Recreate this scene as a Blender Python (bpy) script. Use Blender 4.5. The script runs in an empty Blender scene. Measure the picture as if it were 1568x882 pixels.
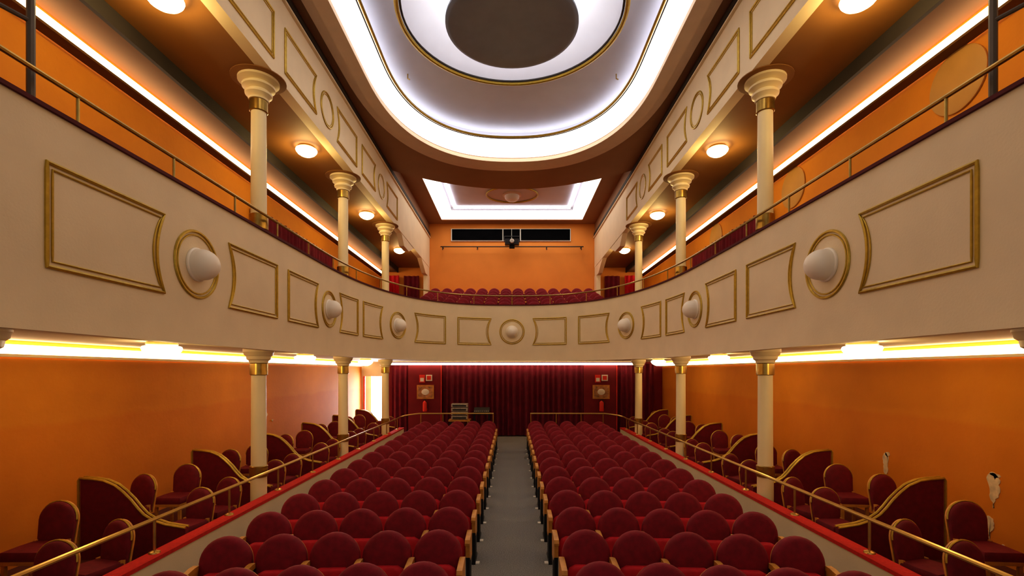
import bpy, bmesh, math, random
from mathutils import Vector, Matrix
random.seed(4)
sc=bpy.context.scene
C=2.57            # eye height above the stalls floor
pi=math.pi

# ------------------------------------------------------------ materials
def mat(name,col,rough=.6,metal=0,var=.0,vscale=3,bump=0,bscale=60,emit=None,estr=0,sheen=0,spec=None):
    m=bpy.data.materials.new(name); m.use_nodes=True
    nt=m.node_tree; b=nt.nodes['Principled BSDF']
    b.inputs['Base Color'].default_value=(*col,1)
    b.inputs['Roughness'].default_value=rough
    b.inputs['Metallic'].default_value=metal
    if spec is not None: b.inputs['Specular IOR Level'].default_value=spec
    if sheen:
        b.inputs['Sheen Weight'].default_value=sheen
        b.inputs['Sheen Roughness'].default_value=.35
        b.inputs['Sheen Tint'].default_value=(1,.08,.16,1)
    tc=nt.nodes.new('ShaderNodeTexCoord')
    if var>0:
        n=nt.nodes.new('ShaderNodeTexNoise'); n.inputs['Scale'].default_value=vscale
        n.inputs['Detail'].default_value=6
        nt.links.new(tc.outputs['Object'],n.inputs['Vector'])
        r=nt.nodes.new('ShaderNodeValToRGB')
        r.color_ramp.elements[0].position=.3; r.color_ramp.elements[1].position=.7
        r.color_ramp.elements[0].color=tuple(c*(1-var) for c in col)+(1,)
        r.color_ramp.elements[1].color=tuple(min(1,c*(1+var)) for c in col)+(1,)
        nt.links.new(n.outputs['Fac'],r.inputs['Fac']); nt.links.new(r.outputs['Color'],b.inputs['Base Color'])
    if bump>0:
        n=nt.nodes.new('ShaderNodeTexNoise'); n.inputs['Scale'].default_value=bscale
        n.inputs['Detail'].default_value=4
        nt.links.new(tc.outputs['Object'],n.inputs['Vector'])
        bp=nt.nodes.new('ShaderNodeBump'); bp.inputs['Strength'].default_value=bump; bp.inputs['Distance'].default_value=.02
        nt.links.new(n.outputs['Fac'],bp.inputs['Height']); nt.links.new(bp.outputs['Normal'],b.inputs['Normal'])
    if emit:
        b.inputs['Emission Color'].default_value=(*emit,1); b.inputs['Emission Strength'].default_value=estr
    return m
ORANGE=mat('orange_plaster',(.76,.29,.020),.75,var=.05,vscale=1.0,bump=.12,bscale=14)
# worn plaster: darker repainted dado below ~1.9 m, faint scuffs
def wear(m):
    nt=m.node_tree; b=nt.nodes['Principled BSDF']; src=b.inputs['Base Color'].links[0].from_socket
    tc=nt.nodes.new('ShaderNodeTexCoord'); sx=nt.nodes.new('ShaderNodeSeparateXYZ'); nt.links.new(tc.outputs['Object'],sx.inputs[0])
    n=nt.nodes.new('ShaderNodeTexNoise'); n.inputs['Scale'].default_value=.8; nt.links.new(tc.outputs['Object'],n.inputs['Vector'])
    ad=nt.nodes.new('ShaderNodeMath'); ad.operation='MULTIPLY_ADD'; ad.inputs[1].default_value=.25
    nt.links.new(n.outputs['Fac'],ad.inputs[0]); nt.links.new(sx.outputs['Z'],ad.inputs[2])
    mr=nt.nodes.new('ShaderNodeMapRange'); mr.inputs['From Min'].default_value=1.98; mr.inputs['From Max'].default_value=2.06
    nt.links.new(ad.outputs[0],mr.inputs['Value'])
    mx=nt.nodes.new('ShaderNodeMix'); mx.data_type='RGBA'; mx.blend_type='MULTIPLY'
    mx.inputs['Factor'].default_value=1
    r=nt.nodes.new('ShaderNodeValToRGB'); r.color_ramp.elements[0].color=(.96,.86,.75,1); r.color_ramp.elements[1].color=(1,1,1,1)
    nt.links.new(mr.outputs[0],r.inputs['Fac']); nt.links.new(src,mx.inputs[6]); nt.links.new(r.outputs['Color'],mx.inputs[7])
    n2=nt.nodes.new('ShaderNodeTexNoise'); n2.inputs['Scale'].default_value=1.6; n2.inputs['Detail'].default_value=9; n2.inputs['Roughness'].default_value=.6
    nt.links.new(tc.outputs['Object'],n2.inputs['Vector'])
    r2=nt.nodes.new('ShaderNodeValToRGB'); r2.color_ramp.elements[0].position=.3;r2.color_ramp.elements[1].position=.6
    r2.color_ramp.elements[0].color=(.94,.90,.88,1); r2.color_ramp.elements[1].color=(1,1,1,1)
    nt.links.new(n2.outputs['Fac'],r2.inputs['Fac'])
    m2=nt.nodes.new('ShaderNodeMix'); m2.data_type='RGBA'; m2.blend_type='MULTIPLY'; m2.inputs['Factor'].default_value=1
    nt.links.new(mx.outputs[2],m2.inputs[6]); nt.links.new(r2.outputs['Color'],m2.inputs[7])
    nt.links.new(m2.outputs[2],b.inputs['Base Color'])
wear(ORANGE)
ORANGE2=mat('orange_paint_upper',(.74,.27,.045),.75,var=.05,vscale=1.2)
CREAM=mat('cream_plaster',(.78,.65,.45),.65,var=.04,vscale=2,bump=.08,bscale=40)
CREAMC=mat('cream_column',(.82,.70,.44),.45,var=.03)
BALL=mat('white_ball',(.90,.84,.75),.5,var=.02)
GOLD=mat('gold_moulding',(.52,.35,.05),.38,.5,var=.12,vscale=20)
BRASS=mat('brass',(.56,.37,.12),.28,.85,var=.1,vscale=8)
DBRASS=mat('aged_brass_band',(.40,.26,.07),.28,.9,var=.15,vscale=10)
BROWN=mat('brown_soffit',(.28,.125,.032),.7,var=.05,vscale=2)
BROWN2=mat('brown_cove',(.16,.075,.025),.8,var=.05,vscale=2)
TAN=mat('brown_ceiling',(.33,.185,.10),.7,var=.04,vscale=2)
TAN2=mat('tan_moulding',(.80,.64,.50),.6,var=.04)
DARK=mat('dark_groove',(.035,.028,.025),.7,var=.1)
WHITE=mat('white_ceiling',(.70,.70,.77),.7,var=.03,vscale=2)
DISC=mat('grey_disc',(.29,.35,.46),.55,var=.05,vscale=4)
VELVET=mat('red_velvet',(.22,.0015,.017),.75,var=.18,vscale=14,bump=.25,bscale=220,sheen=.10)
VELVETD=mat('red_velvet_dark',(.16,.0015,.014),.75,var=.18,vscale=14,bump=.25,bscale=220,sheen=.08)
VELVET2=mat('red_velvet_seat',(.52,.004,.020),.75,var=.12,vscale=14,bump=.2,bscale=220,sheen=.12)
CURT=mat('curtain_velvet',(.15,.003,.022),.85,var=.2,vscale=5,sheen=.12)
REDC=mat('red_carpet',(.56,.018,.010),.95,var=.12,vscale=30,bump=.3,bscale=200)
DRED=mat('dark_red_trim',(.09,.006,.010),.8,var=.1)
PLATF=mat('box_floor_carpet',(.10,.02,.012),.95,var=.15,vscale=30)
WOOD=mat('honey_wood',(.60,.28,.055),.4,var=.2,vscale=10)
BLACK=mat('black_metal',(.015,.015,.018),.4,.3,var=.1)
POLE=mat('grey_pole',(.12,.10,.09),.45,.4,var=.1)
GREYC=mat('grey_carpet',(.24,.24,.245),.95,var=.38,vscale=70,bump=.5,bscale=260)
LEDW=mat('led_warm',(1,.9,.7),.5,emit=(1,.76,.44),estr=6.5,var=.01)
LEDU=mat('led_warm_upper',(1,.9,.7),.5,emit=(1,.77,.47),estr=8,var=.01)
COVE=mat('glowing_cove_white',(1,.97,.92),.5,emit=(1,.90,.77),estr=3.4,var=.01)  # emission stands in for light falling on the white cove surface
LEDR=mat('led_ring_cool',(1,1,1),.5,emit=(.95,.95,1),estr=4.0,var=.01)
LAMP=mat('lamp_glass',(1,.95,.8),.3,emit=(1,.80,.48),estr=9,var=.01)
DAY=mat('daylight_outside',(1,1,1),.5,emit=(.88,.93,1),estr=5,var=.01)
SIGNW=mat('sign_white',(.8,.78,.72),.5,var=.02)
SIGNR=mat('sign_red',(.7,.03,.02),.5,var=.05)
POSTER=mat('poster_print',(.45,.22,.1),.5,var=.6,vscale=6)
STEEL=mat('silver_rack',(.5,.46,.4),.4,.6,var=.3,vscale=20)
GLASS=mat('booth_glass',(.004,.004,.005),.9,var=.3,spec=.02)
PLASTER=mat('bare_plaster',(.78,.62,.44),.9,var=.2,vscale=12)
PALE=mat('pale_disc',(.60,.33,.09),.6,var=.05)
WALLRED=mat('red_board',(.19,.006,.018),.8,var=.1)

# ------------------------------------------------------------ mesh builder
class MB:
    def __init__(s): s.v=[];s.f=[];s.m=[];s.mats=[]
    def mi(s,m):
        if m not in s.mats: s.mats.append(m)
        return s.mats.index(m)
    def add(s,vs,fs,m,M=None):
        o=len(s.v)
        for p in vs:
            p=Vector(p)
            s.v.append(M@p if M else p)
        k=s.mi(m)
        for f in fs: s.f.append([i+o for i in f]); s.m.append(k)
    def box(s,x0,x1,y0,y1,z0,z1,m,M=None):
        vs=[(x,y,z) for z in(z0,z1) for y in(y0,y1) for x in(x0,x1)]
        s.add(vs,[(0,2,3,1),(4,5,7,6),(0,1,5,4),(2,6,7,3),(0,4,6,2),(1,3,7,5)],m,M)
    def lathe(s,cx,cy,prof,m,n=24,M=None):
        vs=[];fs=[]
        for r,z in prof:
            for i in range(n):
                a=2*pi*i/n; vs.append((cx+r*math.cos(a),cy+r*math.sin(a),z))
        for j in range(len(prof)-1):
            for i in range(n):
                fs.append((j*n+i,j*n+(i+1)%n,(j+1)*n+(i+1)%n,(j+1)*n+i))
        fs.append(tuple(reversed(range(n)))); fs.append(tuple(range((len(prof)-1)*n,len(prof)*n)))
        s.add(vs,fs,m,M)
    def loft(s,loops,m,cap=True,closed=True,M=None):
        n=len(loops[0]); vs=[p for l in loops for p in l]; fs=[]
        for j in range(len(loops)-1):
            for i in range(n if closed else n-1):
                fs.append((j*n+i,j*n+(i+1)%n,(j+1)*n+(i+1)%n,(j+1)*n+i))
        if cap: fs.append(tuple(reversed(range(n)))); fs.append(tuple(range((len(loops)-1)*n,len(loops)*n)))
        s.add(vs,fs,m,M)
    def tube(s,path,r,m,closed=False,n=8,M=None):
        P=[Vector(p) for p in path]; N=len(P); loops=[]
        prev=None
        for i in range(N):
            if closed: t=P[(i+1)%N]-P[i-1]
            else: t=P[min(i+1,N-1)]-P[max(i-1,0)]
            t.normalize()
            if prev is None:
                ref=Vector((0,0,1)) if abs(t.z)<.9 else Vector((1,0,0))
                u=t.cross(ref).normalized()
            else:
                u=prev-t*prev.dot(t)
                if u.length<1e-4: u=t.orthogonal()
                u.normalize()
            prev=u; w=t.cross(u)
            loops.append([P[i]+u*r*math.cos(2*pi*k/n)+w*r*math.sin(2*pi*k/n) for k in range(n)])
        if closed: loops.append(loops[0])
        s.loft(loops,m,cap=not closed,M=M)
    def sphere(s,c,r,m,n=20,sc=(1,1,1),M=None):
        vs=[];fs=[];h=n//2
        for j in range(h+1):
            a=pi*j/h
            for i in range(n):
                b=2*pi*i/n
                vs.append((c[0]+sc[0]*r*math.sin(a)*math.cos(b),c[1]+sc[1]*r*math.sin(a)*math.sin(b),c[2]+sc[2]*r*math.cos(a)))
        for j in range(h):
            for i in range(n): fs.append((j*n+i,(j+1)*n+i,(j+1)*n+(i+1)%n,j*n+(i+1)%n))
        s.add(vs,fs,m,M)
    def plate(s,outer,holes,z0,z1,m,M=None):
        bm=bmesh.new(); edges=[]
        for lp in [outer]+holes:
            vv=[bm.verts.new((p[0],p[1],0)) for p in lp]
            for i in range(len(vv)): edges.append(bm.edges.new((vv[i],vv[(i+1)%len(vv)])))
        bmesh.ops.triangle_fill(bm,use_beauty=True,use_dissolve=False,edges=edges)
        bm.verts.index_update()
        co=[v.co.copy() for v in bm.verts]; tr=[]
        for f in bm.faces:
            ids=[v.index for v in f.verts]
            if (co[ids[1]]-co[ids[0]]).cross(co[ids[2]]-co[ids[0]]).z<0: ids=ids[::-1]
            tr.append(ids)
        bm.free(); n=len(co)
        vs=[(p.x,p.y,z0) for p in co]+[(p.x,p.y,z1) for p in co]
        fs=[t[::-1] for t in tr]+[[i+n for i in t] for t in tr]
        k=0
        for lp in [outer]+holes:
            L=len(lp)
            for i in range(L):
                a=k+i;b=k+(i+1)%L; fs.append((a,b,b+n,a+n))
            k+=L
        s.add(vs,fs,m,M)
    def pillow(s,outline,y0,y1,m,M=None,ins=.035):
        cx=sum(p[0] for p in outline)/len(outline); cz=sum(p[1] for p in outline)/len(outline)
        R=max(abs(p[0]-cx) for p in outline)
        L=[]
        d=y1-y0
        for t,i in ((0,ins*2.2),(.08,ins),(.3,ins*.25),(.5,0),(.85,0),(1,ins*.5)):
            k=1-i/R
            L.append([(cx+(p[0]-cx)*k,y0+d*t,cz+(p[1]-cz)*k) for p in outline])
        s.loft(L,m,M=M)
    def obj(s,name,smooth=True,parent=None):
        me=bpy.data.meshes.new(name); me.from_pydata([tuple(v) for v in s.v],[],s.f)
        for m in s.mats: me.materials.append(m)
        me.polygons.foreach_set('material_index',s.m)
        bm=bmesh.new(); bm.from_mesh(me); bmesh.ops.recalc_face_normals(bm,faces=bm.faces); bm.to_mesh(me); bm.free()
        if smooth:
            me.polygons.foreach_set('use_smooth',[True]*len(me.polygons))
            me.set_sharp_from_angle(angle=math.radians(38))
        me.update()
        o=bpy.data.objects.new(name,me); sc.collection.objects.link(o)
        if parent: o.parent=parent
        return o
def inst(o,name,loc,rz=0):
    c=bpy.data.objects.new(name,o.data); c.location=loc; c.rotation_euler=(0,0,rz); sc.collection.objects.link(c); return c

# ------------------------------------------------------------ plan curves
XF=3.85
half=[]
for i in range(18): half.append((XF,1.0+i*.5))
NS=60
for i in range(NS+1):
    t=(pi/2)*i/NS; n=2.5
    half.append((XF*math.cos(t)**(2/n) if i<NS else 0, 9.5+6.5*math.sin(t)**(2/n)))
def resample(P,step):
    D=[0]
    for a,b in zip(P,P[1:]): D.append(D[-1]+math.dist(a,b))
    N=int(D[-1]/step); res=[];j=0
    for k in range(N+1):
        d=D[-1]*k/N
        while j<len(D)-2 and D[j+1]<d: j+=1
        t=(d-D[j])/max(1e-9,D[j+1]-D[j]); res.append((P[j][0]+(P[j+1][0]-P[j][0])*t,P[j][1]+(P[j+1][1]-P[j][1])*t))
    return res,D[-1]
half,LEN=resample(half,.1)
NH=len(half)-1
def at(s):
    u=max(0,min(NH-1e-6,s/LEN*NH)) ; i=int(u);t=u-i
    a=Vector(half[i]);b=Vector(half[i+1]); p=a+(b-a)*t
    a2=Vector(half[max(0,i-1)]);b2=Vector(half[min(NH,i+2)]); d=(b2-a2).normalized()
    return p,Vector((-d.y,d.x))   # inward normal (towards hall)
def fp(side,s,z,off):
    if s>LEN:
        p,nm=at(2*LEN-s); p=p+nm*off; return Vector((-side*p.x,p.y,z))
    p,nm=at(s); p=p+nm*off
    return Vector((side*p.x,p.y,z))
def s_of(ratio):
    lo,hi=0,LEN
    for _ in range(50):
        m=(lo+hi)/2; p,_n=at(m)
        if p.x/p.y>ratio: lo=m
        else: hi=m
    return lo
full=[Vector((p[0],p[1])) for p in half]+[Vector((-p[0],p[1])) for p in half[:-1][::-1]]
def offs(P,d):
    out=[]
    for i in range(len(P)):
        t=(P[min(i+1,len(P)-1)]-P[max(i-1,0)]).normalized(); nm=Vector((t.y,-t.x)); out.append(P[i]+nm*d)
    return out
# ------------------------------------------------------------ shell
Y0,Y1=-2.0,22.6
b=MB(); b.box(-6.2,6.2,Y0,Y1+.2,-.1,0,GREYC); b.obj('floor',False)
for sd,nm in((-1,'left'),(1,'right')):
    b=MB(); x0,x1=sorted((sd*6,sd*6.2))
    b.box(x0,x1,Y0,Y1+.2,0,9.7,ORANGE); b.obj('wall_'+nm,False)
b=MB()
b.box(-6,6,Y1,Y1+.2,2.9,9.7,ORANGE2)
b.obj('wall_back',False)
b=MB()
b.box(-5.02,6,19.3,19.45,0,2.93,WALLRED)
b.box(-6,-5.02,19.3,19.45,2.36,2.93,CREAM)
b.box(-6,-5.9,19.3,19.45,0,2.36,CREAM)
b.obj('wall_rear_lower',False)
b=MB()
b.box(-6.0,-5.0,20.6,20.65,0,2.8,DAY); b.obj('daylight_lobby',False)
b=MB()
b.box(-5.9,-5.84,19.2,19.29,0,2.36,SIGNR); b.box(-5.08,-5.02,19.2,19.29,0,2.36,SIGNR); b.box(-5.9,-5.02,19.2,19.29,2.36,2.42,CREAM)
b.obj('door_1',False)
# ------------------------------------------------------------ balcony
b=MB()
zb,zt=C+.33,C+2.16
inner=offs(full,0)
sg=1 if offs(full,.1)[0].x>full[0].x else -1
outer=offs(full,.16*sg)
lo=[[(p.x,p.y,zb),(p.x,p.y,zt),(q.x,q.y,zt),(q.x,q.y,zb)] for p,q in zip(inner,outer)]
b.loft(lo,CREAM)
b.obj('balcony_front')
b=MB()
cap_in=offs(full,-.03*sg); cap_out=offs(full,.22*sg)
lo=[[(p.x,p.y,zt),(p.x,p.y,zt+.035),(q.x,q.y,zt+.035),(q.x,q.y,zt)] for p,q in zip(cap_in,cap_out)]
b.loft(lo,DRED); b.obj('trim_1')
b=MB()
op=[(p.x,p.y) for p in outer]
poly=[(5.98,1.0)]+[(5.98,22.58),(-5.98,22.58),(-5.98,1.0)]+[(x,y) for x,y in reversed(op)]
b.plate(poly,[],C+.37,C+1.3,CREAM)
b.obj('balcony_floor',False)
def panel(b,side,s0,s1,z0,z1,conc0,conc1,F,m=GOLD):
    for ins,r in((0,.019),(.05,.010)):
        a0,a1,b0,b1=s0+ins,s1-ins,z0+ins,z1-ins
        pts=[];n=14
        sag=.11
        for i in range(n+1): pts.append((a0+(a1-a0)*i/n,b0))
        for i in range(1,n):
            t=-1+2*i/n; pts.append((a1-(sag*(1-t*t) if conc1 else 0),b0+(b1-b0)*i/n))
        for i in range(n+1): pts.append((a1-(a1-a0)*i/n,b1))
        for i in range(1,n):
            t=-1+2*i/n; pts.append((a0+(sag*(1-t*t) if conc0 else 0),b1-(b1-b0)*i/n))
        b.tube([F(side,s,z,.006) for s,z in pts],r,m,closed=True,n=6)
def ring(b,side,s,z,r,F,t=.018):
    for rr,tt in((r,t),(r-.045,t*.6)):
        b.tube([F(side,s+rr*math.cos(2*pi*i/40),z+rr*math.sin(2*pi*i/40),.006) for i in range(40)],tt,GOLD,closed=True,n=6)
b=MB()
pz0,pz1=C+.865,C+1.73; pzc=(pz0+pz1)/2
K=740
panels=[(83,32,0,1),(149,102,1,0),(228,198,0,1),(264,236,1,0),(343,297,0,1),(434,360,1,0),(713,533,0,1)]
for side in(-1,1):
    for near,far,c0,c1 in panels:
        panel(b,side,s_of(near/K),s_of(far/K),pz0,pz1,bool(c0),bool(c1),fp)
    for o in(175,280,482):
        s=s_of(o/K); ring(b,side,s,pzc,.40 if o>300 else .37,fp)
ring(b,1,LEN,pzc,.40,fp)
b.obj('balcony_moulding')
def dome(side,s):
    p=fp(side,s,pzc,.0); n=fp(side,s,pzc,1)-p
    M=Matrix.Translation(p)@n.to_track_quat('Z','Y').to_matrix().to_4x4()
    b=MB()
    b.lathe(0,0,[(.205,.002),(.205,.02),(.19,.03),(.186,.07)],BALL,28,M)
    b.sphere((0,0,.075),.186,BALL,28,M=M)
    b.obj('balcony_globe_sconce')
for side in(-1,1):
    for o in(175,280,482): dome(side,s_of(o/K))
dome(1,LEN)
b=MB()
rp=[]
for i in range(0,NH*2+1,2):
    s=LEN*i/NH; rp.append(fp(1,s,C+2.49,-.09))
b.tube(rp,.022,DBRASS,n=8)
s=.9
while s<2*LEN-.5:
    p=fp(1,s,0,-.09); b.tube([(p.x,p.y,zt+.035),(p.x,p.y,C+2.49)],.014,DBRASS,n=6)
    b.lathe(p.x,p.y,[(.035,zt+.035),(.035,zt+.05),(.015,zt+.06)],DBRASS,10)
    s+=(2*LEN-1.8)/26
b.obj('balcony_handrail')

# ------------------------------------------------------------ columns
XC=4.19
SZ=C+4.82
def column(side,y):
    x=side*XC
    b=MB()
    b.lathe(x,y,[(.17,0),(.17,.06),(.14,.09),(.125,.12),(.125,.82)],CREAMC)
    b.lathe(x,y,[(.128,.82),(.14,.83),(.14,1.0),(.128,1.01)],DBRASS)
    b.lathe(x,y,[(.118,1.01),(.112,2.50)],CREAMC)
    b.lathe(x,y,[(.125,2.50),(.135,2.51),(.135,2.69),(.125,2.70)],DBRASS)
    b.lathe(x,y,[(.14,2.70),(.15,2.74),(.18,2.76),(.19,2.81),(.215,2.83),(.225,2.87),(.235,2.88),(.235,2.94)],CREAMC)
    b.obj('column')
    b=MB()
    z=C+1.3
    b.lathe(x,y,[(.19,z),(.19,z+.08),(.15,z+.12),(.125,z+.16),(.125,4.9)],CREAMC)
    b.lathe(x,y,[(.135,4.9),(.145,4.91),(.145,5.14),(.135,5.15)],DBRASS)
    b.lathe(x,y,[(.122,5.15),(.116,6.86)],CREAMC)
    b.lathe(x,y,[(.13,6.84),(.14,6.85),(.14,7.02),(.13,7.03)],DBRASS)
    b.lathe(x,y,[(.15,7.03),(.16,7.055),(.14,7.065),(.18,7.10),(.205,7.12),(.21,7.15),(.165,7.16),(.165,7.19),(.215,7.22),(.25,7.235),(.255,7.265),(.205,7.275),(.205,7.30),(.27,7.32),(.315,7.335),(.315,7.375)],CREAMC,32)
    b.lathe(x,y,[(.40,7.370),(.42,7.375),(.42,7.389)],BROWN,32)
    b.obj('column')
for side in(-1,1):
    for y in(3.74,8,12,16): column(side,y)
# ------------------------------------------------------------ upper side soffits, beams
for side,nm in((-1,'left'),(1,'right')):
    b=MB()
    X=lambda a,c:sorted((side*a,side*c))
    b.box(*X(3.87,5.98),Y0,22.58,SZ,SZ+.1,BROWN)
    b.obj('ceiling_side_'+nm,False)
    b=MB()
    b.box(*X(5.36,5.98),Y0,22.58,SZ-.2,SZ-.002,BROWN2)
    b.box(*X(5.30,5.36),Y0,22.58,SZ-.23,SZ-.002,DARK)
    b.obj('trim_cove_'+nm,False)
    b=MB()
    b.box(*X(5.91,5.985),Y0,22.0,C+4.37,C+4.53,LEDU)
    b.box(*X(5.80,5.985),Y0,22.0,C+4.30,C+4.335,BROWN2)
    b.obj('led_cove_light',False)
    b=MB()
    b.box(*X(3.85,4.05),Y0,22.59,SZ-.001,C+6.2,CREAM)
    b.box(*X(3.87,4.05),Y0,22.59,C+6.2,C+6.95,TAN)
    b.box(*X(3.80,3.86),Y0,22.59,C+6.2,C+6.24,CREAM)
    b.box(*X(3.82,3.88),Y0,22.59,C+6.30,C+6.42,DARK)
    out=[(16.9,SZ),(17.3,SZ-.35),(18.1,SZ-.35),(19.0,SZ-.02)]
    for o in(out,[(20.6,SZ),(21.6,SZ-.45),(22.58,SZ-.45),(22.58,SZ)]):
        b.loft([[(side*3.86,y,z) for y,z in o],[(side*4.04,y,z) for y,z in o]],CREAM)
    b.box(*X(3.85,4.05),22.1,22.59,C+1.3,SZ-.4,CREAM)
    b.obj('beam_'+nm,False)
    b=MB()
    FB=lambda sd,s,z,off: Vector((sd*(3.85-off),s,z))
    for y0,y1,c0,c1 in((4.0,5.4,0,1),(6.5,7.8,1,0),(8.19,9.5,0,1),(10.63,11.97,1,0),(12.39,13.6,0,1),(14.85,16.2,1,0),(2.4,3.6,1,0)):
        panel(b,side,y0,y1,C+5.05,C+5.8,bool(c0),bool(c1),FB)
    for y in(5.95,10.07,14.25): ring(b,side,y,C+5.43,.34,FB,.018)
    b.obj('beam_moulding')
for side,nm in((-1,'left'),(1,'right')):
    X=lambda a,c:sorted((side*a,side*c))
    b=MB(); b.box(*X(5.90,5.985),Y0+3,19.2,C+.205,C+.315,LEDW); b.box(*X(5.86,5.985),Y0+3,19.2,C+.165,C+.2,CREAM)
    b.obj('led_cove_light',False)
b=MB(); b.box(-4.7,4.7,18.75,18.85,C+.23,C+.32,LEDW); b.obj('led_cove_light',False)
def point(name,loc,p,col,r=.06):
    l=bpy.data.lights.new(name,'POINT'); l.energy=p; l.color=col; l.shadow_soft_size=r
    o=bpy.data.objects.new(name,l); o.location=loc; sc.collection.objects.link(o); return o
def lamp(x,y,z,p,r=.22):
    b=MB()
    b.lathe(x,y,[(r*.75,z),(r*.8,z-.03),(r*.7,z-.045)],BRASS,28)
    b.lathe(x,y,[(r*.7,z-.04),(r*.95,z-.055),(r*1.0,z-.08),(r*.95,z-.11),(r*.8,z-.15),(r*.55,z-.185),(r*.3,z-.205),(.02,z-.21)],LAMP,28)
    b.obj('ceiling_dome_lamp')
    point('lamp_bulb',(x,y,z-.30),p,(1,.72,.26))
for side in(-1,1):
    for y in(6.15,10.4,14.7):
        lamp(side*4.42,y,C+4.82,32); lamp(side*4.45,y,C+.365,10)
    lamp(side*4.42,19.0,C+4.82,18)
# ------------------------------------------------------------ main ceiling
YC=9.27; SL=1.23
def tray(a,bb,n=2.35,N=96):
    out=[]
    for i in range(N):
        t=2*pi*i/N; c=math.cos(t);s=math.sin(t)
        x=a*math.copysign(abs(c)**(2/n),c); y=bb*math.copysign(abs(s)**(2/n),s)
        out.append((x,YC+math.copysign(SL,s if abs(s)>1e-9 else 1)+y))
    return out
def circ(r,N=72): return [(r*math.cos(2*pi*i/N),YC+r*math.sin(2*pi*i/N)) for i in range(N)]
arc=[(3.86-7.72*i/24, 15.7+1.6*(1-((3.86-7.72*i/24)/3.86)**2)) for i in range(25)]
z3=lambda L,z:[(p[0],p[1],z) for p in L]
b=MB()
b.plate([(-3.86,Y0),(3.86,Y0)]+arc,[tray(3.2,4.32)],C+6.5,C+6.93,TAN)
b.obj('ceiling',False)
b=MB()
b.plate(tray(3.68,5.12),[tray(3.46,4.78)],C+6.46,C+6.499,TAN2)
b.plate(tray(3.46,4.78),[tray(3.18,4.30)],C+6.40,C+6.499,TAN2)
b.obj('trim_ceiling_tray',False)
b=MB()
b.loft([z3(tray(3.22,4.34),C+6.52),z3(tray(3.05,4.05),C+6.70),z3(tray(2.83,3.58),C+6.78)],COVE,cap=False)  # lit cove surface, its brightness put into the material as glow
b.obj('tray_cove_glow')
b=MB()
b.plate(tray(3.04,3.86),[circ(2.2)],C+7.06,C+7.1,WHITE)
b.loft([z3(tray(3.04,3.86),C+6.80),z3(tray(3.04,3.86),C+7.07)],WHITE,cap=False)
b.loft([z3(circ(2.2),C+6.80),z3(circ(2.2),C+7.08)],WHITE,cap=False)
b.obj('ceiling_tray_panel',False)
b=MB()
b.tube(z3(tray(2.95,3.73),C+6.86),.03,LEDR,closed=True); b.obj('led_ring_light')
b=MB()
b.plate(tray(3.04,3.86),[tray(2.80,3.54)],C+6.785,C+6.80,WHITE)
b.tube(z3(tray(2.80,3.54),C+6.79),.032,GOLD,closed=True)
b.tube(z3(tray(2.85,3.60),C+6.775),.015,DARK,closed=True)
b.tube(z3(circ(2.17),C+6.79),.045,GOLD,closed=True)
b.tube(z3(circ(2.10),C+6.81),.022,DARK,closed=True)
for x in(-2.48,2.48): b.tube([(x,11.5,C+7.06),(x,11.5,C+6.95),(x+.05,11.5,C+6.93)],.015,BRASS)
b.obj('trim_gold_ring')
b=MB()
prof=[(2.16,6.8),(2.12,6.88),(2.04,7.02),(1.92,7.16),(1.7,7.30),(1.3,7.40),(.01,7.45)]
b.loft([z3(circ(r),C+z) for r,z in prof],WHITE,cap=False); b.obj('ceiling_dome_recess')
b=MB()
b.lathe(0,YC,[(.02,C+6.62),(.5,C+6.61),(.9,C+6.59),(1.2,C+6.56),(1.27,C+6.59),(1.27,C+6.63),(1.2,C+6.66),(.02,C+6.70)],DISC,64)
b.lathe(0,YC,[(.03,C+6.7),(.03,C+7.44)],DISC,12)
b.obj('hanging_ceiling_disc')
b=MB()
rect=lambda x,y0,y1:[(-x,y0),(x,y0),(x,y1),(-x,y1)]
b.plate(rect(3.99,14.9,22.58),[rect(3.2,16.2,22.0)],C+6.87,C+6.93,TAN)
b.obj('ceiling_rear',False)
b=MB()
b.plate(rect(3.2,16.2,22.0),[rect(2.62,16.9,20.9)],C+6.9,C+6.93,COVE)  # rear band carries the same glow in its material
b.obj('tray_cove_glow',False)
b=MB()
b.plate(rect(2.75,16.8,21.0),[rect(2.62,16.9,20.9)],C+6.94,C+7.05,WHITE)
b.plate(rect(2.75,16.8,21.0),[],C+7.05,C+7.07,WHITE)
b.box(-2.50,-2.42,16.9,20.6,C+6.955,C+6.985,LEDR);b.box(2.42,2.50,16.9,20.6,C+6.955,C+6.985,LEDR)
b.box(-2.5,2.5,20.66,20.72,C+6.955,C+6.985,LEDR)
b.obj('ceiling_tray_rear',False)
b=MB()
b.tube([(1.02*math.cos(2*pi*i/40),19.3+.85*math.sin(2*pi*i/40),C+7.02) for i in range(40)],.035,GOLD,closed=True)
b.lathe(0,19.3,[(.38,C+7.05),(.38,C+7.0),(.31,C+6.98)],TAN2,28)
b.lathe(0,19.3,[(.30,C+6.98),(.28,C+6.88),(.2,C+6.8),(.02,C+6.76)],BALL,28)
b.obj('ceiling_dome_fixture')
b=MB(); b.box(-6.2,6.2,Y0,Y1+.2,10.15,10.2,TAN); b.obj('ceiling_roof',False)

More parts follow.
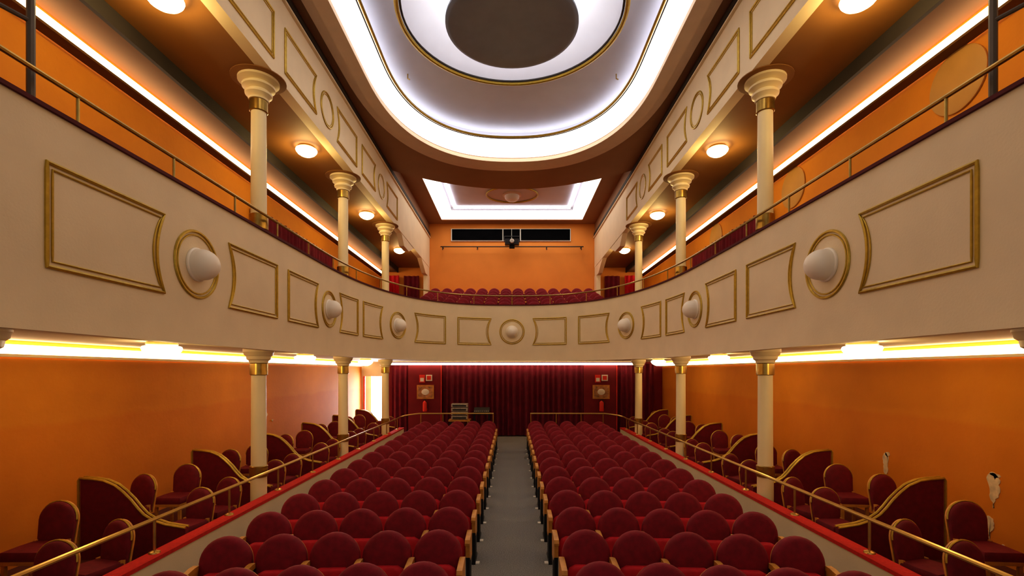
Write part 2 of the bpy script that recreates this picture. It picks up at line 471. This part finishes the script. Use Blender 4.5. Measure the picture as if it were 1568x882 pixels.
# ------------------------------------------------------------ side boxes
def arch(w,z0,zs,zt,n=16):
    pts=[(-w*.92,z0),(w*.92,z0),(w,zs)]
    for i in range(1,n):
        a=pi*i/n; pts.append((w*math.cos(a),zs+(zt-zs)*math.sin(a)))
    pts.append((-w,zs)); return pts
for side,nm in((-1,'left'),(1,'right')):
    X=lambda a,c:sorted((side*a,side*c))
    b=MB(); b.box(*X(3.87,4.03),2.0,17.3,0,.505,CREAM); b.box(*X(3.855,4.04),2.0,17.3,.505,.55,REDC)
    b.obj('box_kerb_wall',False)
    b=MB(); b.box(*X(4.85,5.99),2.0,19.0,.001,.2,PLATF); b.obj('box_platform',False)
    b=MB()
    RZ=.925
    path=[(side*3.97,2.0,RZ)]+[(side*3.97,y,RZ) for y in range(3,17)]
    for i in range(7):
        a=pi/2*i/6; path.append((side*(3.37+.6*math.cos(a)),16.9+.6*math.sin(a),RZ+.1*i/6))
    path+=[(side*2,17.5,1.03),(side*.66,17.5,1.03)]
    b.tube(path,.024,BRASS,n=8)
    for i in range(11):
        y=2.53+1.42*i
        b.tube([(side*3.97,y,.55),(side*3.97,y,RZ)],.015,BRASS,n=6); b.lathe(side*3.97,y,[(.06,.55),(.055,.565),(.02,.58)],BRASS,12)
    for x in(.68,1.6,2.5,3.3): b.tube([(side*x,17.5,0),(side*x,17.5,1.03)],.018,BRASS,n=6)
    b.obj('box_handrail')
    for k in range(7):
        y=3.95+2.15*k
        top=[(5.42,1.21),(5.25,1.20),(5.12,1.18),(4.98,1.12),(4.88,1.04),(4.78,.94),(4.70,.84),(4.62,.755),(4.50,.68),(4.35,.63),(4.10,.59)]
        out=[(5.42,.2),(4.83,.2),(4.83,.0),(4.10,.0)]+[p for p in top[::-1]]
        b=MB()
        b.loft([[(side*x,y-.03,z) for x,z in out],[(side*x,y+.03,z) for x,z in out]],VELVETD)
        rim=[(5.44,.2),(5.44,1.19),(5.42,1.225)]+[(x,z+.012) for x,z in top[1:]]
        for dy in(-.033,.033): b.tube([(side*x,y+dy,z) for x,z in rim],.016,GOLD,n=6)
        b.obj('box_partition')
def chair_mesh():
    b=MB()
    T=Matrix.Translation((0,.2,.40))@Matrix.Rotation(math.radians(-8),4,'X')
    out=arch(.20,0,.30,.50)
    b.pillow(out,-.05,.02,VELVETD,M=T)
    o2=arch(.205,-.01,.30,.508)
    b.loft([[(x,.02,z) for x,z in o2],[(x,.04,z) for x,z in o2]],WOOD,M=T)
    b.tube([(x,.0,z) for x,z in o2[2:]],.010,GOLD,n=6,M=T)
    s=[(-.2,-.22),(.2,-.22),(.21,0),(.19,.17),(-.19,.17),(-.21,0)]
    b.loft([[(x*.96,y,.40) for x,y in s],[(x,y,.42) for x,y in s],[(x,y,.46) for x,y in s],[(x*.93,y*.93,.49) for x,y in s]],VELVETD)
    b.loft([[(x*.97,y,.36) for x,y in s],[(x*.97,y,.40) for x,y in s]],WOOD)
    for x in(-.17,.17):
        b.box(x-.018,x+.018,-.2,-.165,0,.37,WOOD); b.box(x-.018,x+.018,.13,.165,0,.37,WOOD)
        b.box(x-.015,x+.015,.14,.2,.34,.5,WOOD)
    return b.obj('box_chair')
ch=chair_mesh(); ch.location=(-4.47,4.5,0)
for side in(-1,1):
    for k in range(7):
        y=3.95+2.15*k
        for x,dy,z,r in((5.28,.52,.2,.15),(5.10,1.25,.2,-.1),(4.47,.55,0,.1),(4.47,1.22,0,.25)):
            if side==-1 and k==0 and x==4.47 and dy==.55: continue
            if k==6 and dy>1: continue
            inst(ch,'box_chair',(side*x,y+dy,z),side*r+random.uniform(-.1,.1))
# side gallery: stepped floor with chairs, then the curved-corner seats
for side in(-1,1):
    X=lambda a,c:sorted((side*a,side*c))
    b=MB(); b.box(*X(4.95,5.98),3.0,22.5,C+1.301,C+1.75,PLATF); b.box(*X(4.45,4.93),12.9,22.5,C+1.301,C+1.5,PLATF); b.obj('gallery_riser',False)
    for i in range(16):
        y=6.3+.72*i
        inst(ch,'balcony_chair',(side*5.3,y,C+1.75),-side*.5)
    for y in(13.3,14.02,14.74,16.6,17.3,18.0): inst(ch,'balcony_chair',(side*4.68,y,C+1.5),-side*.3)

# ------------------------------------------------------------ theatre seats
def seat(b,M):
    T=M@Matrix.Translation((0,.0,.36))@Matrix.Rotation(math.radians(-9),4,'X')
    b.pillow(arch(.252,0,.30,.555),-.045,.05,VELVET,M=T)
    o2=arch(.245,-.02,.30,.545); b.loft([[(x,.05,z) for x,z in o2],[(x,.065,z) for x,z in o2]],WOOD,M=T)
    T2=M@Matrix.Translation((0,-.10,.30))@Matrix.Rotation(math.radians(-14),4,'X')
    w=.215
    so=[(-w,0),(w,0),(w+.005,.2),(w-.03,.27),(w-.09,.30),(-w+.09,.30),(-w+.03,.27),(-w-.005,.2)]
    b.pillow(so,-.075,.035,VELVET2,M=T2,ins=.03)
def arm(b,M,end=0):
    prof=[(-.30,.57),(-.31,.60),(-.29,.635),(-.05,.655),(.03,.65),(.03,.60),(-.1,.59)]
    b.loft([[(-.028,y,z) for y,z in prof],[(.028,y,z) for y,z in prof]],WOOD,M=M)
    b.box(-.02,.02,-.10,.04,.02,.60,BLACK,M=M)
    b.box(-.025,.025,-.26,.12,0,.03,BLACK,M=M)
    if end:
        p2=[(-.27,.57),(-.25,.42),(-.12,.34),(.06,.34),(.06,.62)]
        b.loft([[(-.024,y,z) for y,z in p2],[(.024,y,z) for y,z in p2]],WOOD,M=M)
        b.box(-.022,.022,-.24,-.2,.03,.45,BLACK,M=M)
def row(side,yr,n=5,x0=.77,curve=.2,z=0,name='theater_seat_row'):
    b=MB()
    def T(x):
        u=(x-.77)/2.08; y=yr-curve*max(0,u)**1.4
        return Matrix.Translation((side*x,y,z))@Matrix.Rotation(-side*(.10*max(0,u)) if curve else 0,4,'Z')
    for i in range(n): seat(b,T(x0+.52*i))
    for i in range(n+1): arm(b,T(x0-.26+.52*i),i in(0,n))
    if z==0:
        b.box(side*.47-.035,side*.47+.035,yr-.24,yr-.16,.0,.012,SIGNW)
    b.obj(name)
for side in(-1,1):
    for k in range(15): row(side,4.12+.85*k)
b=MB()
for k in range(6):
    b.box(-3.8,3.8,16.55+.85*k,22.55,C+1.3+.24*k,C+1.3+.24*(k+1),REDC)
b.obj('balcony_riser',False)
for k in range(6):
    for side in(-1,1): row(side,17.0+.85*k,7,.26,0,C+1.54+.24*k,'balcony_seat_row')

# ------------------------------------------------------------ curtains
def curtain(name,p0,p1,z0,z1,amp=.06,wl=.22,m=CURT):
    p0=Vector(p0);p1=Vector(p1);L=(p1-p0).length;d=(p1-p0)/L;nm=Vector((-d.y,d.x))
    N=int(L/wl*10);b=MB();lo=[]
    for zz,k in((z0,1.15),(z0+(z1-z0)*.5,1),(z1,.75)):
        l=[]
        for i in range(N+1):
            s=L*i/N; a=amp*k*(math.sin(2*pi*s/wl+.8*math.sin(s*3.1))+.35*math.sin(2*pi*s/wl*.37+1))
            q=p0+d*s+nm*a; l.append((q.x,q.y,zz))
        lo.append(l)
    b.loft(lo,m,cap=False,closed=False); return b.obj(name)
curtain('stage_curtain',(-2.7,19.0),(2.8,19.0),.04,2.85)
curtain('side_curtain',(-4.75,19.1),(-4.1,19.1),.04,2.85)
curtain('side_curtain',(4.15,19.12),(5.6,19.12),.04,2.85)
for side in(-1,1):
    curtain('balcony_curtain',(side*5.88,11.0),(side*5.88,15.8),C+1.76,C+3.75,.05)
    curtain('balcony_curtain',(side*4.3,22.4),(side*5.0,22.4),C+1.76,C+4.4,.05)
    curtain('balcony_curtain',(side*5.2,22.3),(side*5.9,22.3),C+1.76,C+4.4,.05,m=VELVET2)
for x0 in(-3.38,3.48):
    b=MB(); b.box(x0-.68,x0+.63,18.9,18.95,0,2.8,WALLRED)
    b.box(x0+.60,x0+.63,18.88,18.9,0,2.8,SIGNR); b.obj('red_wall_board',False)
    b=MB(); b.box(x0-.33,x0+.33,18.86,18.895,1.48,2.02,WOOD); b.box(x0-.28,x0+.28,18.85,18.86,1.53,1.97,POSTER)
    b.sphere((x0,18.85,1.75),.15,SIGNW,16,(1,.1,.8)); b.obj('framed_poster',False)
    b=MB(); b.box(x0-.24,x0-.02,18.87,18.895,2.12,2.42,SIGNR); b.box(x0-.2,x0-.06,18.86,18.87,2.16,2.3,SIGNW)
    b.box(x0+.02,x0+.26,18.87,18.895,2.18,2.42,SIGNW); b.box(x0+.06,x0+.22,18.86,18.87,2.22,2.38,SIGNR)
    b.obj('safety_sign',False)
    b=MB(); b.lathe(x0,18.78,[(.08,1.0),(.085,1.03),(.085,1.33),(.06,1.38),(.03,1.4),(.03,1.44)],SIGNR,16)
    b.box(x0-.05,x0+.06,18.75,18.8,1.43,1.46,BLACK); b.tube([(x0,18.76,1.42),(x0+.1,18.74,1.35),(x0+.1,18.74,1.12)],.012,BLACK)
    b.box(x0-.02,x0+.02,18.83,18.898,1.2,1.3,BLACK)
    b.obj('fire_extinguisher')
b=MB()
for i in range(4): b.box(-2.25,-1.65,17.9,18.3,.78+i*.15,.90+i*.15,STEEL); b.box(-2.2,-1.7,17.88,17.9,.80+i*.15,.86+i*.15,BLACK)
b.box(-2.35,-1.55,17.85,18.35,.7,.76,WOOD)
for x in(-2.3,-1.6):
    for y in(17.9,18.3): b.box(x-.02,x+.02,y-.02,y+.02,0,.7,BLACK)
b.obj('audio_rack',False)
b=MB()
b.box(-1.45,-.8,17.85,18.3,.95,1.0,BLACK); b.loft([[(-1.42,17.9,1.0),(-.84,17.9,1.0),(-.84,18.28,1.0),(-1.42,18.28,1.0)],[(-1.42,17.9,1.05),(-.84,17.9,1.05),(-.84,18.28,1.2),(-1.42,18.28,1.2)]],BLACK)
for i in range(8): b.box(-1.39+i*.07,-1.36+i*.07,17.93,18.0,1.05,1.09,STEEL)
for x in(-1.4,-.86):
    for y in(17.9,18.26): b.box(x-.02,x+.02,y-.02,y+.02,0,.95,BLACK)
b.obj('mixing_desk',False)
b=MB()
zz0=C+199*22.5/740; zz1=C+218*22.5/740
b.box(-2.84,2.74,22.54,22.59,zz0,zz1,SIGNW)
for x0,x1 in((-2.79,-.45),(-.40,-.03),(.0,.36),(.42,2.70)): b.box(x0,x1,22.50,22.545,zz0+.045,zz1-.03,GLASS)
b.obj('window_1',False)
zp=C+191*22.2/740
b=MB()
b.tube([(-3.3,22.3,zp),(3.3,22.3,zp)],.025,BLACK)
for x in(-3.2,-1.6,1.6,3.2): b.tube([(x,22.598,zp),(x,22.3,zp),(x,22.3,zp-.15)],.02,BLACK)
bar=b.obj('lighting_bar')
b=MB()
b.box(-.32,.32,21.95,22.25,zp+.03,zp+.28,BLACK); b.lathe(0,0,[(.09,0),(.1,.12),(.08,.14)],STEEL,16,Matrix.Translation((0,21.97,zp+.15))@Matrix.Rotation(pi/2,4,'X'))
b.tube([(-.35,22.1,zp+.15),(-.35,22.1,zp+.42),(.35,22.1,zp+.42),(.35,22.1,zp+.15)],.02,BLACK)
b.box(-.12,.12,22.2,22.27,zp-.1,zp+.2,BLACK)
b.obj('video_projector')
for y in(6.5,10.3,14.2):
    M=Matrix.Translation((5.995,y,C+3.9))@Matrix.Rotation(-pi/2,4,'Y')
    b=MB(); b.lathe(0,0,[(.42,0),(.42,.02),(.40,.03)],PALE,40,M); b.obj('wall_disc')
for side in(-1,1):
    b=MB(); b.tube([(side*4.06,4.08,C+1.3),(side*4.06,4.08,SZ-.002)],.03,POLE); b.tube([(side*4.06,4.08,C+2.95),(side*4.3,3.4,C+2.95)],.02,POLE)
    b.obj('lighting_pole')
b=MB(); b.tube([(-4.05,3.95-.03*i,C+3.2+.9*((i-5)/5)**2*.6) for i in range(11)],.012,BLACK); b.obj('hanging_cable')
def patch(y,z0,z1,w,side=1):
    n=44;pts=[];zc=(z0+z1)/2
    ph=random.uniform(0,6)
    for i in range(n):
        a=2*pi*i/n; r=random.uniform(.75,1.05)+.25*math.sin(3*a+ph)+.15*math.sin(7*a+ph)
        pts.append((y+w*r*math.cos(a)+w*.6*math.sin(a*2),zc+(z1-z0)/2*(.85+.15*r)*math.sin(a)))
    b=MB(); b.loft([[(side*5.9995,p,q) for p,q in pts],[(side*5.992,p,q) for p,q in pts]],PLASTER); b.obj('peeling_plaster',False)
patch(7.76,.82,1.25,.05); patch(7.72,1.15,1.28,.03); patch(6.02,.85,1.3,.065); patch(6.07,.45,.75,.04); patch(6.0,1.22,1.30,.045); patch(5.9,.3,.45,.02)
patch(11.8,1.4,1.55,.04,-1); patch(12.1,1.3,1.36,.03,-1)

# ------------------------------------------------------------ lights
def area(name,loc,rot,sx,sy,p,col,shape='RECTANGLE'):
    l=bpy.data.lights.new(name,'AREA'); l.shape=shape; l.size=sx
    if shape in('RECTANGLE','ELLIPSE'): l.size_y=sy
    l.energy=p; l.color=col
    o=bpy.data.objects.new(name,l); o.location=loc; o.rotation_euler=rot; sc.collection.objects.link(o)
area('disc_uplight',(0,YC,C+6.76),(pi,0,0),2.2,2.2,95,(1,.94,.86),'DISK')
area('door_daylight',(-5.46,19.6,1.25),(-pi/2,0,0),.8,2.1,150,(.75,.82,1))
w=bpy.data.worlds.new('World'); sc.world=w; w.use_nodes=True
w.node_tree.nodes['Background'].inputs[0].default_value=(1,.88,.74,1)
w.node_tree.nodes['Background'].inputs[1].default_value=.45
# ------------------------------------------------------------ camera
cam=bpy.data.cameras.new('camera'); cam.lens=17; cam.sensor_width=36; cam.shift_y=.081; cam.shift_x=0
co=bpy.data.objects.new('camera',cam); co.location=(0,0,C); co.rotation_euler=(pi/2,0,0); sc.collection.objects.link(co)
sc.camera=co
sc.view_settings.view_transform='Standard'
try: sc.view_settings.look='Medium High Contrast'
except Exception: sc.view_settings.look='None'
sc.view_settings.exposure=-.15
